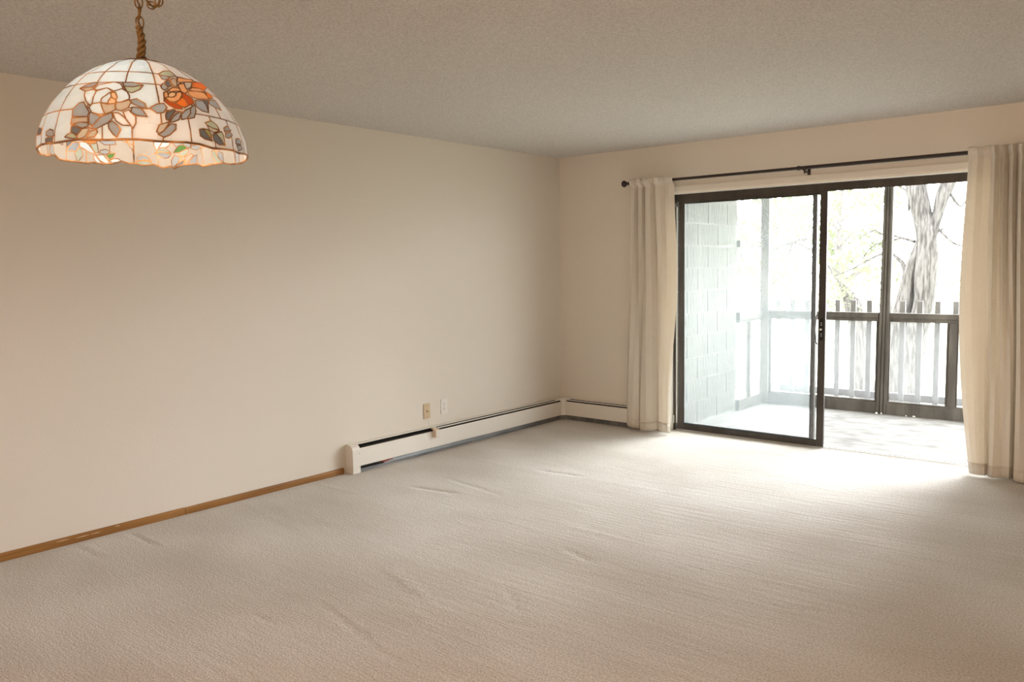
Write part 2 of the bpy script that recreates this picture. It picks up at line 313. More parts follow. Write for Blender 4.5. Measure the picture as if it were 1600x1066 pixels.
# latch and pull on the meeting stile
hz = at(1285, 515, .115).z; hx = 2.400
bm = bmesh.new(); box(bm, hx-.012, hx+.012, .108, .116, hz-.085, hz+.085, bev=.002); link('latch_plate', bm, M['rubber'], slide)
for dz in (-.05, -.034, .034, .05): link('screw', lathe(bmesh.new(), [(.004, 0), (.004, -.004), (.002, -.005)], (hx, .108, hz+dz), 10, 'y'), M['steel'], slide)
bm = bmesh.new(); box(bm, hx-.008, hx+.004, .090, .109, hz-.006, hz+.007, bev=.002); link('thumb_latch', bm, M['steel'], slide)
bm = tube(bmesh.new(), [(hx-.034, .118, hz+.115), (hx-.036, .098, hz+.10), (hx-.046, .088, hz+.0), (hx-.036, .098, hz-.10), (hx-.034, .118, hz-.115)], .006, 8)
link('pull_handle', bm, M['fin'], slide)
bm = bmesh.new(); box(bm, OX0+.012, OX0+.021, .088, .104, .98, 1.62, bev=.001); box(bm, OX0+.010, OX0+.019, .088, .100, .06, .13, bev=.001)
link('strike_rail', bm, M['steel'], door)

# ------------------------------------------------------------------ balcony
bf = struct(link('balcony_floor', B(-1.0, 5.6, .0, 2.2, -.22, -.03), M['mortar'])); bf.name = 'balcony_floor'
bm = bmesh.new()
gx, gy = np.linspace(1.0, 5.6, 60), np.linspace(.25, 2.08, 26); g = [[bm.verts.new((x, y, -.012+.003*noise.noise(Vector((x*3, y*5, 0))))) for y in gy] for x in gx]
for i in range(59):
    for j in range(25): bm.faces.new((g[i][j], g[i+1][j], g[i+1][j+1], g[i][j+1]))
link('floor_coating', bm, M['slab'], bf, smooth=True)
struct(link('balcony_soffit', B(-1.0, 5.6, .12, 2.3, 2.42, 2.56), M['balcony_ceiling']))
wb = struct(link('wall_balcony', B(.80, 1.1535, .121, 1.328, -.03, 2.42), M['mortar'])); wb['label'] = 'pale grey split-face concrete block wall beyond the door glass'
rr = random.Random(5); protos = []
for k in range(5):
    bm = bmesh.new(); n1, n2 = 5, 4; L, Hh = .392, .191
    gv = [[bm.verts.new((.012+.004*rr.random()*(0 < i < n1-1 and 0 < j < n2-1), L*i/(n1-1), Hh*j/(n2-1))) for j in range(n2)] for i in range(n1)]
    for i in range(n1-1):
        for j in range(n2-1): bm.faces.new((gv[i][j], gv[i+1][j], gv[i+1][j+1], gv[i][j+1]))
    bd = [e for e in bm.edges if e.is_boundary]; ex = bmesh.ops.extrude_edge_only(bm, edges=bd)
    for v in [v for v in ex['geom'] if isinstance(v, bmesh.types.BMVert)]: v.co.x = -.002
    me = bpy.data.meshes.new('block'); bm.to_mesh(me); bm.free(); me.materials.append(M['block']); protos.append(me)
cut = {}
for n in range(12):
    z0 = .012+.2*n - .2*(0)
    y = .10 if n % 2 == 0 else -.10
    while y < 1.32:
        a, b = max(y, .125)+.004, min(y+.4, 1.328)-.004
        if b-a > .03:
            me = protos[rr.randrange(5)]; o = bpy.data.objects.new('block', me); C.objects.link(o); o.parent = wb; o.location = (1.148, a, z0-.004)
            o.scale = (1, (b-a)/.392, min(1, (2.42-z0)/.191))
        y += .4
# enclosure of weathered posts and rails
enc = thing('balcony_enclosure', 'weathered brown post and rail frame glazed in its lower half along the balcony edge', 'balcony screen')
YB = 1.95
def P(name, *a, bev=.003, par=enc, m='post'): return link(name, B(*a, bev=bev), M[m], par)
P('post', 1.150, 1.235, YB-.04, YB+.045, -.012, 2.42)
def leanpost(x0b, x1b, x0t, x1t, z0, z1):
    bm = bmesh.new()
    for (fa, fb, d) in ((0, 1, 0), (.06, .30, -.012), (.40, .62, -.012), (.72, .94, -.012)):
        vs = []
        for (z, l, r_) in ((z0, x0b, x1b), (z1, x0t, x1t)):
            a, b = l+(r_-l)*fa, l+(r_-l)*fb
            vs += [bm.verts.new(q) for q in ((a, YB+d, z), (b, YB+d, z), (b, YB+.06+d, z), (a, YB+.06+d, z))]
        for f in ((0, 1, 2, 3), (7, 6, 5, 4), (0, 4, 5, 1), (1, 5, 6, 2), (2, 6, 7, 3), (3, 7, 4, 0)): bm.faces.new([vs[i] for i in f])
    return link('post', bm, M['post'], enc)
leanpost(2.296, 2.396, 2.328, 2.406, -.012, 2.42)
leanpost(3.50, 3.59, 3.52, 3.60, -.012, 2.42); leanpost(4.7, 4.79, 4.7, 4.79, -.012, 2.42)
spans = [(1.235, 2.300, (1.70,)), (2.392, 3.505, (2.938,)), (3.59, 4.70, (4.1,))]
for si, (a, b, mul) in enumerate(spans):
    P('top_rail', a, b, YB-.005, YB+.055, .905, .953); P('sub_rail', a, b, YB+.010, YB+.045, .870, .906)
    P('bottom_rail', a, b, YB-.010, YB+.055, -.012, .090); P('kick_lip', a, b, YB+.005, YB+.05, .088, .112)
    ms = [] if si == 0 else list(mul)
    for xm in ms: P('mullion', xm-.031, xm+.031, YB+.005, YB+.05, .11, .872)
    cutx = [a]+[q for xm in ms for q in (xm-.031, xm+.031)]+[b]
    for p0, p1 in zip(cutx[::2], cutx[1::2]):
        link('bead', B(p0, p0+.014, YB+.012, YB+.04, .11, .872), M['bronze'], enc); link('bead', B(p1-.02, p1, YB+.012, YB+.04, .11, .872), M['bronze'], enc)
        link('pane', B(p0+.01, p1-.01, YB+.026, YB+.031, .105, .88), M['screen_pane'], enc)
# the short return on the left, beside the block wall
XS = 1.165
for nm, a in (('mid_rail', (XS-.02, XS+.02, 1.335, YB-.04, 1.598, 1.665)), ('side_rail', (XS-.025, XS+.025, 1.335, YB-.04, .885, .965)), ('side_sub_rail', (XS-.02, XS+.015, 1.335, YB-.04, .86, .884)),
              ('side_bottom_rail', (XS-.025, XS+.025, 1.335, YB-.04, -.012, .095)), ('side_mullion', (XS-.02, XS+.02, 1.585, 1.62, .09, .865))): P(nm, *a)
link('pane', B(XS-.002, XS+.002, 1.34, YB-.04, .09, .87), M['screen_pane'], enc)
# crumbs of peeled paint at the foot of the frame
for q, pr in (((1376, 647), 4), ((1424, 655), 3)):
    for k in range(pr):
        p = at(q[0]+rr.uniform(-9, 9), q[1], YB-.03); bm = bmesh.new(); bmesh.ops.create_icosphere(bm, subdivisions=1, radius=rr.uniform(.006, .011)); link('paint_flake', bm, M['white_plastic'], enc, loc=(p.x, YB-.025-rr.random()*.02, -.003))
# picket railing outside the frame
rail = thing('picket_railing', 'grey painted picket railing standing just outside the balcony frame', 'railing')
for z in (.86, .10): link('rail', B(1.16, 4.9, 2.125, 2.16, z, z+.07, bev=.002), M['picket'], rail)
pk = None
for n in range(24):
    x = 1.246+.1505*n
    if pk is None: pk = link('picket', B(-.0235, .0235, 0, .022, -.2, 1.062, bev=.0015), M['picket'], rail, loc=(x+.0235, 2.101, 0))
    else: copy(pk, rail, (x+.0235, 2.101, 0))

# ------------------------------------------------------------------ outdoors
GZ = -2.9
bm = bmesh.new(); bmesh.ops.create_grid(bm, x_segments=60, y_segments=60, size=60)
for v in bm.verts: v.co.z = GZ + .25*noise.noise(Vector((v.co.x*.08, v.co.y*.08, 0))); v.co.y += 50; v.co.x -= 10
lawn = struct(link('lawn', bm, M['grass'], smooth=True)); 
bm = bmesh.new(); L = []
for i in range(40):
    t = i/39; x = -30+60*t; y = 22+5*math.sin(t*4)-8*t; z = lambda x, y: GZ+.25*noise.noise(Vector(((x+10)*.08, (y-50)*.08, 0)))+.03
    L.append((bm.verts.new((x, y, z(x, y))), bm.verts.new((x, y+1.6, z(x, y+1.6)))))
for a, b in zip(L, L[1:]): bm.faces.new((a[0], b[0], b[1], a[1]))
struct(link('garden_path', bm, M['path']))
def curve(pts, n=6):
    out = []
    for i in range(len(pts)-1):
        p0, p1, p2, p3 = pts[max(i-1, 0)], pts[i], pts[i+1], pts[min(i+2, len(pts)-1)]
        for k in range(n):
            t = k/n; out.append(tuple(.5*((2*b)+(-a+c)*t+(2*a-5*b+4*c-d)*t*t+(-a+3*b-3*c+d)*t**3) for a, b, c, d in zip(p0, p1, p2, p3)))
    out.append(tuple(pts[-1])); return out
def limb(bm, pts, Y, n=12, rough=.12, bottom=None, top=None):
    """pts: (px, py, width_px) read off the photograph at depth Y -> tapering limb"""
    k = (Y-CAM.y)/ (fw.y) / FPX * 1.12
    c = [(*at(x, y, Y), wd*k/2) for x, y, wd in pts]
    if bottom: c.insert(0, (*bottom,))
    if top: c.append((*top,))
    c = curve(c, 7); b2 = bmesh.new(); tube(b2, [q[:3] for q in c], [q[3] for q in c], n)
    for v in b2.verts:
        d = noise.noise(Vector((v.co.x*5, v.co.y*5, v.co.z*1.4)))*rough*k*40; v.co.x += d*.5; v.co.y += d*.5
    me = bpy.data.meshes.new('t'); b2.to_mesh(me); b2.free(); bm.from_mesh(me); bpy.data.meshes.remove(me)
def foliage(blobs, per, size, seed, m, parent):
    r = random.Random(seed); V = []; Fc = []
    for (c, rad) in blobs:
        for k in range(per):
            while True:
                d = Vector((r.uniform(-1, 1), r.uniform(-1, 1), r.uniform(-1, 1)))
                if d.length < 1: break
            p = Vector(c)+d*rad; s = size*r.uniform(.6, 1.3); a = Vector((r.gauss(0, 1), r.gauss(0, 1), r.gauss(0, 1))).normalized(); b = a.orthogonal().normalized()*.45; nrm = a.cross(b)*.35
            i = len(V); V += [p-a*s, p+b*s+nrm*s*.3, p+a*s, p-b*s+nrm*s*.3]; Fc += [(i, i+1, i+2), (i, i+2, i+3)]
    me = bpy.data.meshes.new('leaves'); me.from_pydata(V, [], Fc); o = link('leaves', me, m, parent); o['kind'] = 'stuff'; return o
t1 = thing('forked_tree', 'big rough-barked forked tree seen through the open half of the door', 'tree')
bm = bmesh.new(); Yt = 7.5
limb(bm, [(1396, 560, 22), (1404, 520, 18), (1410, 478, 16), (1417, 440, 14), (1430, 405, 13), (1441, 375, 12)], Yt, bottom=(*at(1395, 700, Yt), .16))
limb(bm, [(1424, 560, 22), (1432, 520, 21), (1442, 475, 20), (1447, 430, 20), (1450, 400, 21), (1448, 372, 20), (1441, 345, 18), (1436, 318, 19), (1432, 292, 20), (1430, 265, 18), (1420, 220, 16), (1400, 150, 10)], Yt, bottom=(*at(1410, 700, Yt), .22))
limb(bm, [(1449, 392, 16), (1458, 362, 12), (1465, 335, 12), (1473, 310, 13), (1482, 290, 13), (1494, 265, 12), (1520, 220, 9)], Yt)
tk = link('trunk', bm, M['bark'], t1, smooth=True)
bm = bmesh.new()
for pts in ([(1415, 432, 5), (1412, 415, 4.5), (1403, 404, 3.5), (1393, 397, 3), (1375, 398, 2.5), (1350, 410, 2), (1330, 421, 1.5), (1300, 433, 1)],
            [(1420, 330, 2.5), (1418, 302, 2), (1402, 288, 1.5), (1390, 270, 1.5)], [(1455, 375, 3), (1466, 362, 2.5), (1474, 357, 1.5)],
            [(1350, 368, 1), (1366, 360, 1.6), (1378, 366, 1.8), (1395, 368, 2), (1430, 378, 3)], [(1345, 408, 1), (1360, 388, 1.2), (1378, 379, 1.6), (1410, 372, 2)],
            [(1483, 300, 3), (1500, 322, 2), (1512, 310, 1.5)], [(1460, 350, 3), (1490, 380, 2), (1520, 385, 1.5)]):
    limb(bm, pts, Yt, 7, 0)
link('branch', bm, M['bark'], t1, smooth=True)
foliage([(at(x, y, Yt+d), rd) for x, y, d, rd in [(1365, 305, 1, .35), (1340, 350, 1, .5), (1335, 390, .5, .3), (1318, 310, 1.2, .45), (1345, 445, .6, .5), (1378, 465, .4, .4), (1490, 400, .8, .5), (1500, 345, 1, .45), (1400, 310, 1, .4), (1510, 440, .6, .5), (1400, 450, .8, .35), (1325, 440, .5, .3)]], 110, .032, 11, M['leaf_dim'], t1)
t2 = thing('leaning_tree', 'slender leaning tree behind the pickets, left of the forked trunk', 'tree')
bm = bmesh.new(); limb(bm, [(1352, 600, 20), (1345, 540, 19), (1336, 490, 18), (1328, 465, 13), (1320, 450, 8), (1305, 430, 4), (1275, 395, 3), (1240, 378, 2.5)], 10.5, bottom=(*at(1356, 700, 10.5), .3))
limb(bm, [(1262, 372, 4), (1240, 378, 3), (1234, 395, 2.4), (1231, 420, 1.8)], 10.5, 7, 0); limb(bm, [(1240, 378, 3), (1222, 384, 2), (1205, 392, 1.5)], 10.5, 7, 0)
link('trunk', bm, M['bark'], t2, smooth=True)
foliage([(at(x, y, 10.5+d), rd) for x, y, d, rd in [(1245, 345, 1, .6), (1235, 315, 1, .5), (1262, 330, .5, .6), (1228, 400, .5, .3), (1255, 440, .8, .5), (1232, 455, .6, .3), (1312, 455, 0, .35), (1300, 480, .3, .4), (1340, 300, 1, .6), (1290, 300, 1, .6)]], 130, .045, 12, M['leaf_dim'], t2)
def tree(name, label, x, y, h, rad, seed, m, leaves=900):
    t = thing(name, label, 'tree', 'trees beyond the lawn'); r = random.Random(seed); g = GZ-.1
    bm = bmesh.new(); c = curve([(x, y, g, .28), (x+.2, y, g+h*.3, .22), (x-.1, y+.2, g+h*.6, .14), (x+.1, y, g+h*.9, .04)], 5); tube(bm, [q[:3] for q in c], [q[3] for q in c], 8)
    for k in range(6):
        a = r.uniform(0, 2*PI); z = g+h*r.uniform(.35, .7); L = rad*r.uniform(.6, .9)
        c = [(x, y, z, .10), (x+L*.5*math.cos(a), y+L*.5*math.sin(a), z+L*.35, .06), (x+L*math.cos(a), y+L*math.sin(a), z+L*.6, .02)]; c = curve(c, 4); tube(bm, [q[:3] for q in c], [q[3] for q in c], 6)
    link('trunk', bm, M['pale_bark'], t)
    foliage([((x+rad*.75*r.uniform(-1, 1), y+rad*.75*r.uniform(-1, 1), g+h*r.uniform(.45, .98)), rad*r.uniform(.28, .5)) for k in range(12)], leaves//12, .17, seed, m, t)
tree('maple_tree', 'pale green leafy tree far behind the left door glass', -7.2, 20, 8.0, 2.0, 21, M['leaf_dim'], 700)
tree('maple_tree', 'pale leafy tree far behind the central balcony post', -6.2, 27, 8.5, 2.2, 22, M['leaf_dim'], 800)
tree('maple_tree', 'pale leafy tree far off behind the forked trunk, by the right curtain', 4.6, 22, 8.0, 2.6, 23, M['leaf_dim'], 800)

# ------------------------------------------------------------------ baseboard heaters
def rot_to_back(bm):                   # built along the left wall (x = out of wall, y = along); swap for the back wall
    for v in bm.verts: v.co = Vector((-v.co.y, -v.co.x, v.co.z))
    return bm
OUT = [(0, .0), (.074, .0), (.077, .004), (.077, .165), (.070, .185), (.055, .198), (.03, .205), (0, .205)]
def heater(label, y0, y1, conv, end0, split=None):
    """y0 < y1 ; far end (y1) meets the corner"""
    t = thing('baseboard_heater', label, 'heater', None)
    F = (lambda b: rot_to_back(b)) if conv else (lambda b: b)
    K = M['enamel']
    bm = bmesh.new(); box(bm, .001, .006, y0, y1, .0, .195); link('back_plate', F(bm), M['enamel_dark'], t)
    bm = bmesh.new(); prism(bm, [(.063, .05), (.070, .046), (.071, .050), (.071, .172), (.066, .174), (.063, .168)], 'y', y0, y1); link('front_cover', F(bm), K, t)
    bm = bmesh.new(); prism(bm, [(.001, .198), (.030, .203), (.040, .2005), (.042, .197), (.030, .1985), (.001, .194)], 'y', y0, y1); link('top_cover', F(bm), K, t)
    bm = bmesh.new(); prism(bm, [(.0500, .1915), (.0565, .1875), (.0555, .184), (.049, .188)], 'y', split if split else y0, y1); link('damper_blade', F(bm), K, t)
    bm = bmesh.new(); box(bm, .006, .058, y0, y1, .055, .18); link('inner_void', F(bm), M['enamel_dark'], t)
    bm = bmesh.new(); box(bm, .006, .050, y0, y1, .0, .018); prism(bm, [(.010, .018), (.048, .018), (.040, .045), (.012, .045)], 'y', y0+(.30 if not conv else 0), y1); link('toe_plate', F(bm), M['fin'], t)
    bm = bmesh.new(); tube(bm, [(.032, y0+.01, .05), (.032, y1-.01, .05)], .009, 8); link('copper_pipe', F(bm), M['fin'], t)
    if end0:
        bm = bmesh.new(); ins = bmesh.new()
        prism(bm, OUT, 'y', end0-.004, end0+.003)
        link('end_cap', F(bm), K, t)
        bm = bmesh.new(); box(bm, .070, .0775, end0, end0+.062, 0, .168, bev=.002); prism(bm, [(.070, .16), (.077, .16), (.0705, .185), (.055, .198), (.03, .2055), (0, .206), (0, .2), (.03, .199), (.052, .192)], 'y', end0, end0+.062)
        link('end_wrap', F(bm), K, t)
        bm = bmesh.new()
        for zz in (.045, .14): link('screw', F(lathe(bmesh.new(), [(.0028, .0772), (.0028, .0785), (.001, .079)], (0, end0+.053, zz), 8, 'x')), M['fin'], t)
    return t
h1 = heater('long cream baseboard heater along the left wall, with a small box on it', -2.575, -.098, False, -2.58, -1.72)
bm = bmesh.new()
for k in range(26): box(bm, .012, .054, -2.50+k*.011, -2.4985+k*.011, .03, .055)
link('fin_stack', bm, M['fin'], h1)['kind'] = 'stuff'
bm = bmesh.new(); tube(bm, curve([(.05, -2.31, .030), (.056, -2.28, .042), (.052, -2.25, .028), (.057, -2.22, .040), (.05, -2.19, .030)], 5), .0028, 6)
tube(bm, curve([(.048, -2.30, .04), (.055, -2.27, .028), (.056, -2.24, .044), (.05, -2.20, .034)], 5), .0024, 6); link('wire', bm, M['red_wire'], h1)
h2 = heater('short cream baseboard heater under the back wall, running behind the left curtain', -.96, -.098, True, None)
bm = bmesh.new(); prism(bm, OUT, 'y', -.965, -.958); link('end_cap', rot_to_back(bm), M['enamel'], h2)
# inside-corner cover that joins the two runs
cc = thing('heater_corner_cover', 'cream corner cover joining the two baseboard heaters', 'heater cover')
bm = bmesh.new(); prism(bm, [(.001, -.001), (.001, -.125), (.078, -.100), (.100, -.078), (.125, -.001)], 'z', .046, .196); bmesh.ops.recalc_face_normals(bm, faces=bm.faces)
for v in bm.verts:
    if v.co.z > .19 and (v.co.x > .05 or v.co.y < -.05): v.co.x *= .86 if v.co.x > .05 else 1; v.co.y *= .86 if v.co.y < -.05 else 1
link('cover', bm, M['enamel'], cc)
link('base', prism(bmesh.new(), [(.001, -.001), (.001, -.098), (.05, -.098), (.098, -.05), (.098, -.001)], 'z', 0, .046), M['fin'], cc)
link('top_cap', prism(bmesh.new(), [(.001, -.001), (.001, -.122), (.046, -.098), (.098, -.046), (.122, -.001)], 'z', .197, .205), M['enamel'], cc)
# sensor box on the heater and its wire
sb = thing('sensor_box', 'small beige box clipped on the top edge of the long heater', 'box')
link('housing', B(.072, .104, -1.790, -1.738, .125, .187, bev=.003), M['beige_box'], sb)
link('cover_plate', B(.104, .108, -1.786, -1.742, .130, .182, bev=.001), M['trim_paint'], sb)
link('clip', B(.046, .075, -1.782, -1.746, .186, .200, bev=.002), M['beige_box'], sb)
link('cable', tube(bmesh.new(), curve([(.006, -1.777, .262), (.010, -1.772, .235), (.018, -1.762, .212), (.045, -1.758, .206), (.062, -1.76, .198)], 5), .0016, 6), M['white_plastic'], sb)
# wall plates
def plate(name, y0, y1, z0, z1, m, label, cat):
    t = thing(name, label, cat); link('cover_plate', B(.0, .006, y0, y1, z0, z1, bev=.0018), M[m], t); return t, (y0+y1)/2, (z0+z1)/2
t, yc, zc = plate('cable_outlet', -1.817, -1.747, .265, .386, 'ivory', 'tan cable jack plate on the left wall above the heater', 'outlet')
link('jack', lathe(bmesh.new(), [(.010, .005), (.010, .009), (.006, .010), (.0058, .016), (.003, .016)], (0, yc, zc), 12, 'x'), M['ivory'], t)
link('jack_pin', lathe(bmesh.new(), [(.0045, .012), (.0045, .0175), (.002, .018)], (0, yc, zc), 8, 'x'), M['slot_dark'], t)
for dz in (-.042, .042): link('screw', lathe(bmesh.new(), [(.003, .0055), (.003, .0068), (.001, .007)], (0, yc, zc+dz), 8, 'x'), M['brass'], t)
t, yc, zc = plate('duplex_outlet', -1.626, -1.554, .278, .396, 'white_plastic', 'white duplex power outlet on the left wall, right of the tan plate', 'outlet')
for dz in (-.020, .020):
    s = link('socket', lathe(bmesh.new(), [(.0165, .005), (.0165, .0075), (.0155, .008)], (0, yc, zc+dz), 16, 'x'), M['white_plastic'], t)
    bm = bmesh.new(); box(bm, .0079, .0084, yc-.0075, yc-.0050, zc+dz-.001, zc+dz+.008); box(bm, .0079, .0084, yc+.0050, yc+.0075, zc+dz-.001, zc+dz+.008); box(bm, .0079, .0084, yc-.002, yc+.002, zc+dz-.010, zc+dz-.006)
    link('slot', bm, M['slot_dark'], s)
link('screw', lathe(bmesh.new(), [(.003, .0055), (.003, .0068), (.001, .007)], (0, yc, zc), 8, 'x'), M['fin'], t)

# ------------------------------------------------------------------ curtain rod
RY_, RZ = -.095, 2.140
cr = thing('curtain_rod', 'thin black curtain rod with a ball finial over the sliding door', 'curtain rod')
link('pole', tube(bmesh.new(), [(.812, RY_, RZ), (2.33, RY_, RZ), (2.34, RY_, RZ)], .0115, 12), M['rod'], cr)
link('outer_pole', tube(bmesh.new(), [(2.28, RY_, RZ), (4.35, RY_, RZ)], .0135, 12), M['rod'], cr)
for s, x in ((1, .812), (-1, 4.35)):
    link('finial', lathe(bmesh.new(), [(.012, x+s*.006), (.015, x-s*.004), (.010, x-s*.010), (.012, x-s*.018), (.024, x-s*.034), (.030, x-s*.048), (.024, x-s*.061), (.010, x-s*.070)], (0, RY_, RZ), 16, 'x'), M['rod'], cr)
for x in (2.325, 4.22):
    b_ = link('bracket', B(x-.011, x+.011, -.006, 0, RZ-.06, RZ+.01, bev=.001), M['rod'], cr)
    bm = bmesh.new(); tube(bm, [(x, -.004, RZ-.03), (x, -.05, RZ-.028), (x, RY_, RZ-.022)], .006, 8); box(bm, x-.008, x+.008, RY_-.018, RY_+.018, RZ-.023, RZ-.012, bev=.002)
    box(bm, x-.008, x+.008, RY_-.020, RY_-.014, RZ-.02, RZ+.008, bev=.001); tube(bm, [(x, RY_, RZ-.02), (x, RY_, RZ-.042)], .0065, 8)
    link('bracket_arm', bm, M['rod'], b_)
link('collar', tube(bmesh.new(), [(2.272, RY_, RZ), (2.292, RY_, RZ)], .0165, 12), M['rod'], cr)

# ------------------------------------------------------------------ curtains
def interp(tbl, x):
    if x <= tbl[0][0]: return tbl[0][1]
    for (a, p), (b, q) in zip(tbl, tbl[1:]):
        if x <= b: t = (x-a)/(b-a); t = t*t*(3-2*t); return p+(q-p)*t
    return tbl[-1][1]
def curtain(name, label, top, bot, ztop, zbot, head, n=260, nv=70, mid=None, par=None):
    """top/bot: lists of (u, x, depth); head: (height, pinch strength)"""
    t = thing(name, label, 'curtain', 'linen curtains at the patio door')
    bm = bmesh.new(); g = []
    for i in range(n+1):
        u = i/n; xt, yt = interp([(a, b) for a, b, c in top], u), interp([(a, c) for a, b, c in top], u)
        xb, yb = interp([(a, b) for a, b, c in bot], u), interp([(a, c) for a, b, c in bot], u); col = []
        for j in range(nv+1):
            v = (j/nv)**1.25; z = ztop+(zbot(u)-ztop)*v; s = v*v*(3-2*v)
            x = xt+(xb-xt)*s; y = yt+(yb-yt)*s
            if mid: x += mid(u, v)
            hv = max(0, 1-abs((ztop-z)-head[0])/head[0])                       # pinch just under the rod pocket
            y = RY_ + (y-RY_)*(1-.25*hv) + .0025*math.sin(u*60+v*5)*v + .003*noise.noise(Vector((x*14, z*2.2, 3)))
            if ztop-z < .045:                                                  # rod pocket wraps around the pole
                k = max(1-abs((ztop-z)-.022)/.023, 0); y = min(RY_-.032-.006*k + (y-RY_)*.85, RY_-.0145)
            if ztop-z < .012: z += .005*math.sin(u*44)
            col.append(bm.verts.new((x, min(y, -.012), z)))
        g.append(col)
    hem = None
    for i in range(n):
        for j in range(nv): bm.faces.new((g[i][j], g[i][j+1], g[i+1][j+1], g[i+1][j]))
    hemco = [[(c.co.copy()) for c in col[-6:]] for col in g]
    pc = link('panel', bm, M['linen'], t, smooth=True)
    md = pc.modifiers.new('thick', 'SOLIDIFY'); md.thickness = .0016; md.offset = 0
    hb = bmesh.new(); hg = []                                                   # stitched hem band folded up at the foot
    for col in g_hem(hemco): hg.append([hb.verts.new(q) for q in col])
    for i in range(len(hg)-1):
        for j in range(len(hg[0])-1): hb.faces.new((hg[i][j], hg[i][j+1], hg[i+1][j+1], hg[i+1][j]))
    ho = link('hem', hb, M['linen'], t, smooth=True); md = ho.modifiers.new('thick', 'SOLIDIFY'); md.thickness = .0016; md.offset = 0
    return t
def g_hem(co):
    out = []
    for col in co:
        zb = col[-1].z; zt = zb+.075; c = []
        for k in range(4):
            z = zt+(zb-.001-zt)*k/3
            for a, b in zip(col, col[1:]):
                if b.z <= z <= a.z or b is col[-1]:
                    t = 0 if a.z == b.z else min(max((a.z-z)/(a.z-b.z), 0), 1); q = a.lerp(b, t); break
            c.append((q.x, q.y-.0022, z))
        out.append(c)
    return out
def pxw(px, yb=RY_):                   # x of a pixel column on the rod plane, read off the photograph near mid height
    return at(px, 250+0*px, yb).x
def tb(lst, ypix, y0):
    n = len(lst); out = []
    for i, (px, d) in enumerate(lst): out.append((i/(n-1), at(px, ypix, y0).x, y0+d))
    return out
y0 = -.088
topL = tb([(986, .02), (989, -.03), (993, -.02), (996, .03), (1000, -.03), (1004, -.015), (1006, .032), (1011, -.03), (1017, -.02), (1021, .028), (1027, -.03), (1033, -.025), (1038, .01), (1046, -.02), (1054, -.008)], 290, y0)
botL = tb([(978, .02), (981, .0), (984, -.03), (992, -.035), (1000, -.02), (1001.5, .03), (1004, -.04), (1013, -.05), (1022, -.03), (1027, .01), (1029, .02), (1032, -.035), (1040, -.05), (1047, -.045), (1049, -.03)], 655, y0)
curtain('curtain', 'narrow cream linen curtain gathered at the left end of the rod', topL, botL, 2.168, lambda u: .020+.012*math.sin(u*9+1), (.06, .3),
        mid=lambda u, v: (u**3)*.045*math.sin(PI*min(v*1.15, 1))**2 if v < .87 else (u**3)*.045*math.sin(PI*min(v*1.15, 1))**2)
y0 = -.095
topR = tb([(1515, -.01), (1522, -.03), (1530, -.035), (1538, -.005), (1549, .012), (1553, -.02), (1557, -.042), (1561, .03), (1564, .02), (1571, -.045), (1575, .03), (1579, -.01), (1585, -.048), (1589, .03), (1594, -.02), (1599, -.046), (1604, .03), (1614, -.04), (1620, .03), (1630, -.04), (1638, .02), (1650, -.04), (1660, .0)], 235, y0)
botR = tb([(1514, .00), (1521, -.035), (1528, -.04), (1534, -.038), (1539, -.03), (1541, .01), (1545, -.02), (1552, -.035), (1559, -.02), (1564, -.002), (1570, -.02), (1577, -.030), (1581, .03), (1583, .035), (1586, -.06), (1594, -.075), (1602, -.07), (1608, .02), (1618, -.05), (1628, .02), (1640, -.05), (1650, .02), (1664, -.02)], 745, y0)
curtain('curtain', 'wide cream linen curtain gathered at the right end of the rod', topR, botR, 2.168, lambda u: .014-.004*u+.003*math.sin(u*14), (.07, .4), n=380,
        mid=lambda u, v: -(max(0, 1-u*3.2)**1.5)*.085*math.sin(PI*v)**1.0*(v**.5))

# ------------------------------------------------------------------ hanging art-glass lamp
LR, LH, LA, LB = .2332, .2207, 1.8087, 1.7728; T0 = math.radians(14)
hd = Vector((-.898, .4395, 0)); hr = Vector((.4395, .898, 0))
LO = Vector((2.58298429, -5.19905356, 1.72858754)) + hr*.0114 + Vector((0, 0, .0033))
lampT = thing('pendant_lamp', 'domed stained-glass pendant lamp with roses, hanging on a brass chain', 'lamp', None, LO)
lampT.matrix_world = Matrix(((hr.x, hd.x, 0, LO.x), (hr.y, hd.y, 0, LO.y), (0, 0, 1, LO.z), (0, 0, 0, 1)))
def dome(th, s, off=0.0):              # th in degrees (0 faces the room), s: 0 at the cap .. 1 at the rim
    t = T0+(PI/2-T0)*s; c = math.cos(t); a = math.radians(th)
    if c > 0: r_, z = LR*abs(math.sin(t))**(2/LA), LH*c**(2/LB)
    else: r_, z = LR, LH*c
    p = Vector((r_*math.sin(a), -r_*math.cos(a), z)); n = Vector((p.x/LR**2, p.y/LR**2, max(z, 0)/LH**2)).normalized(); return p+n*off
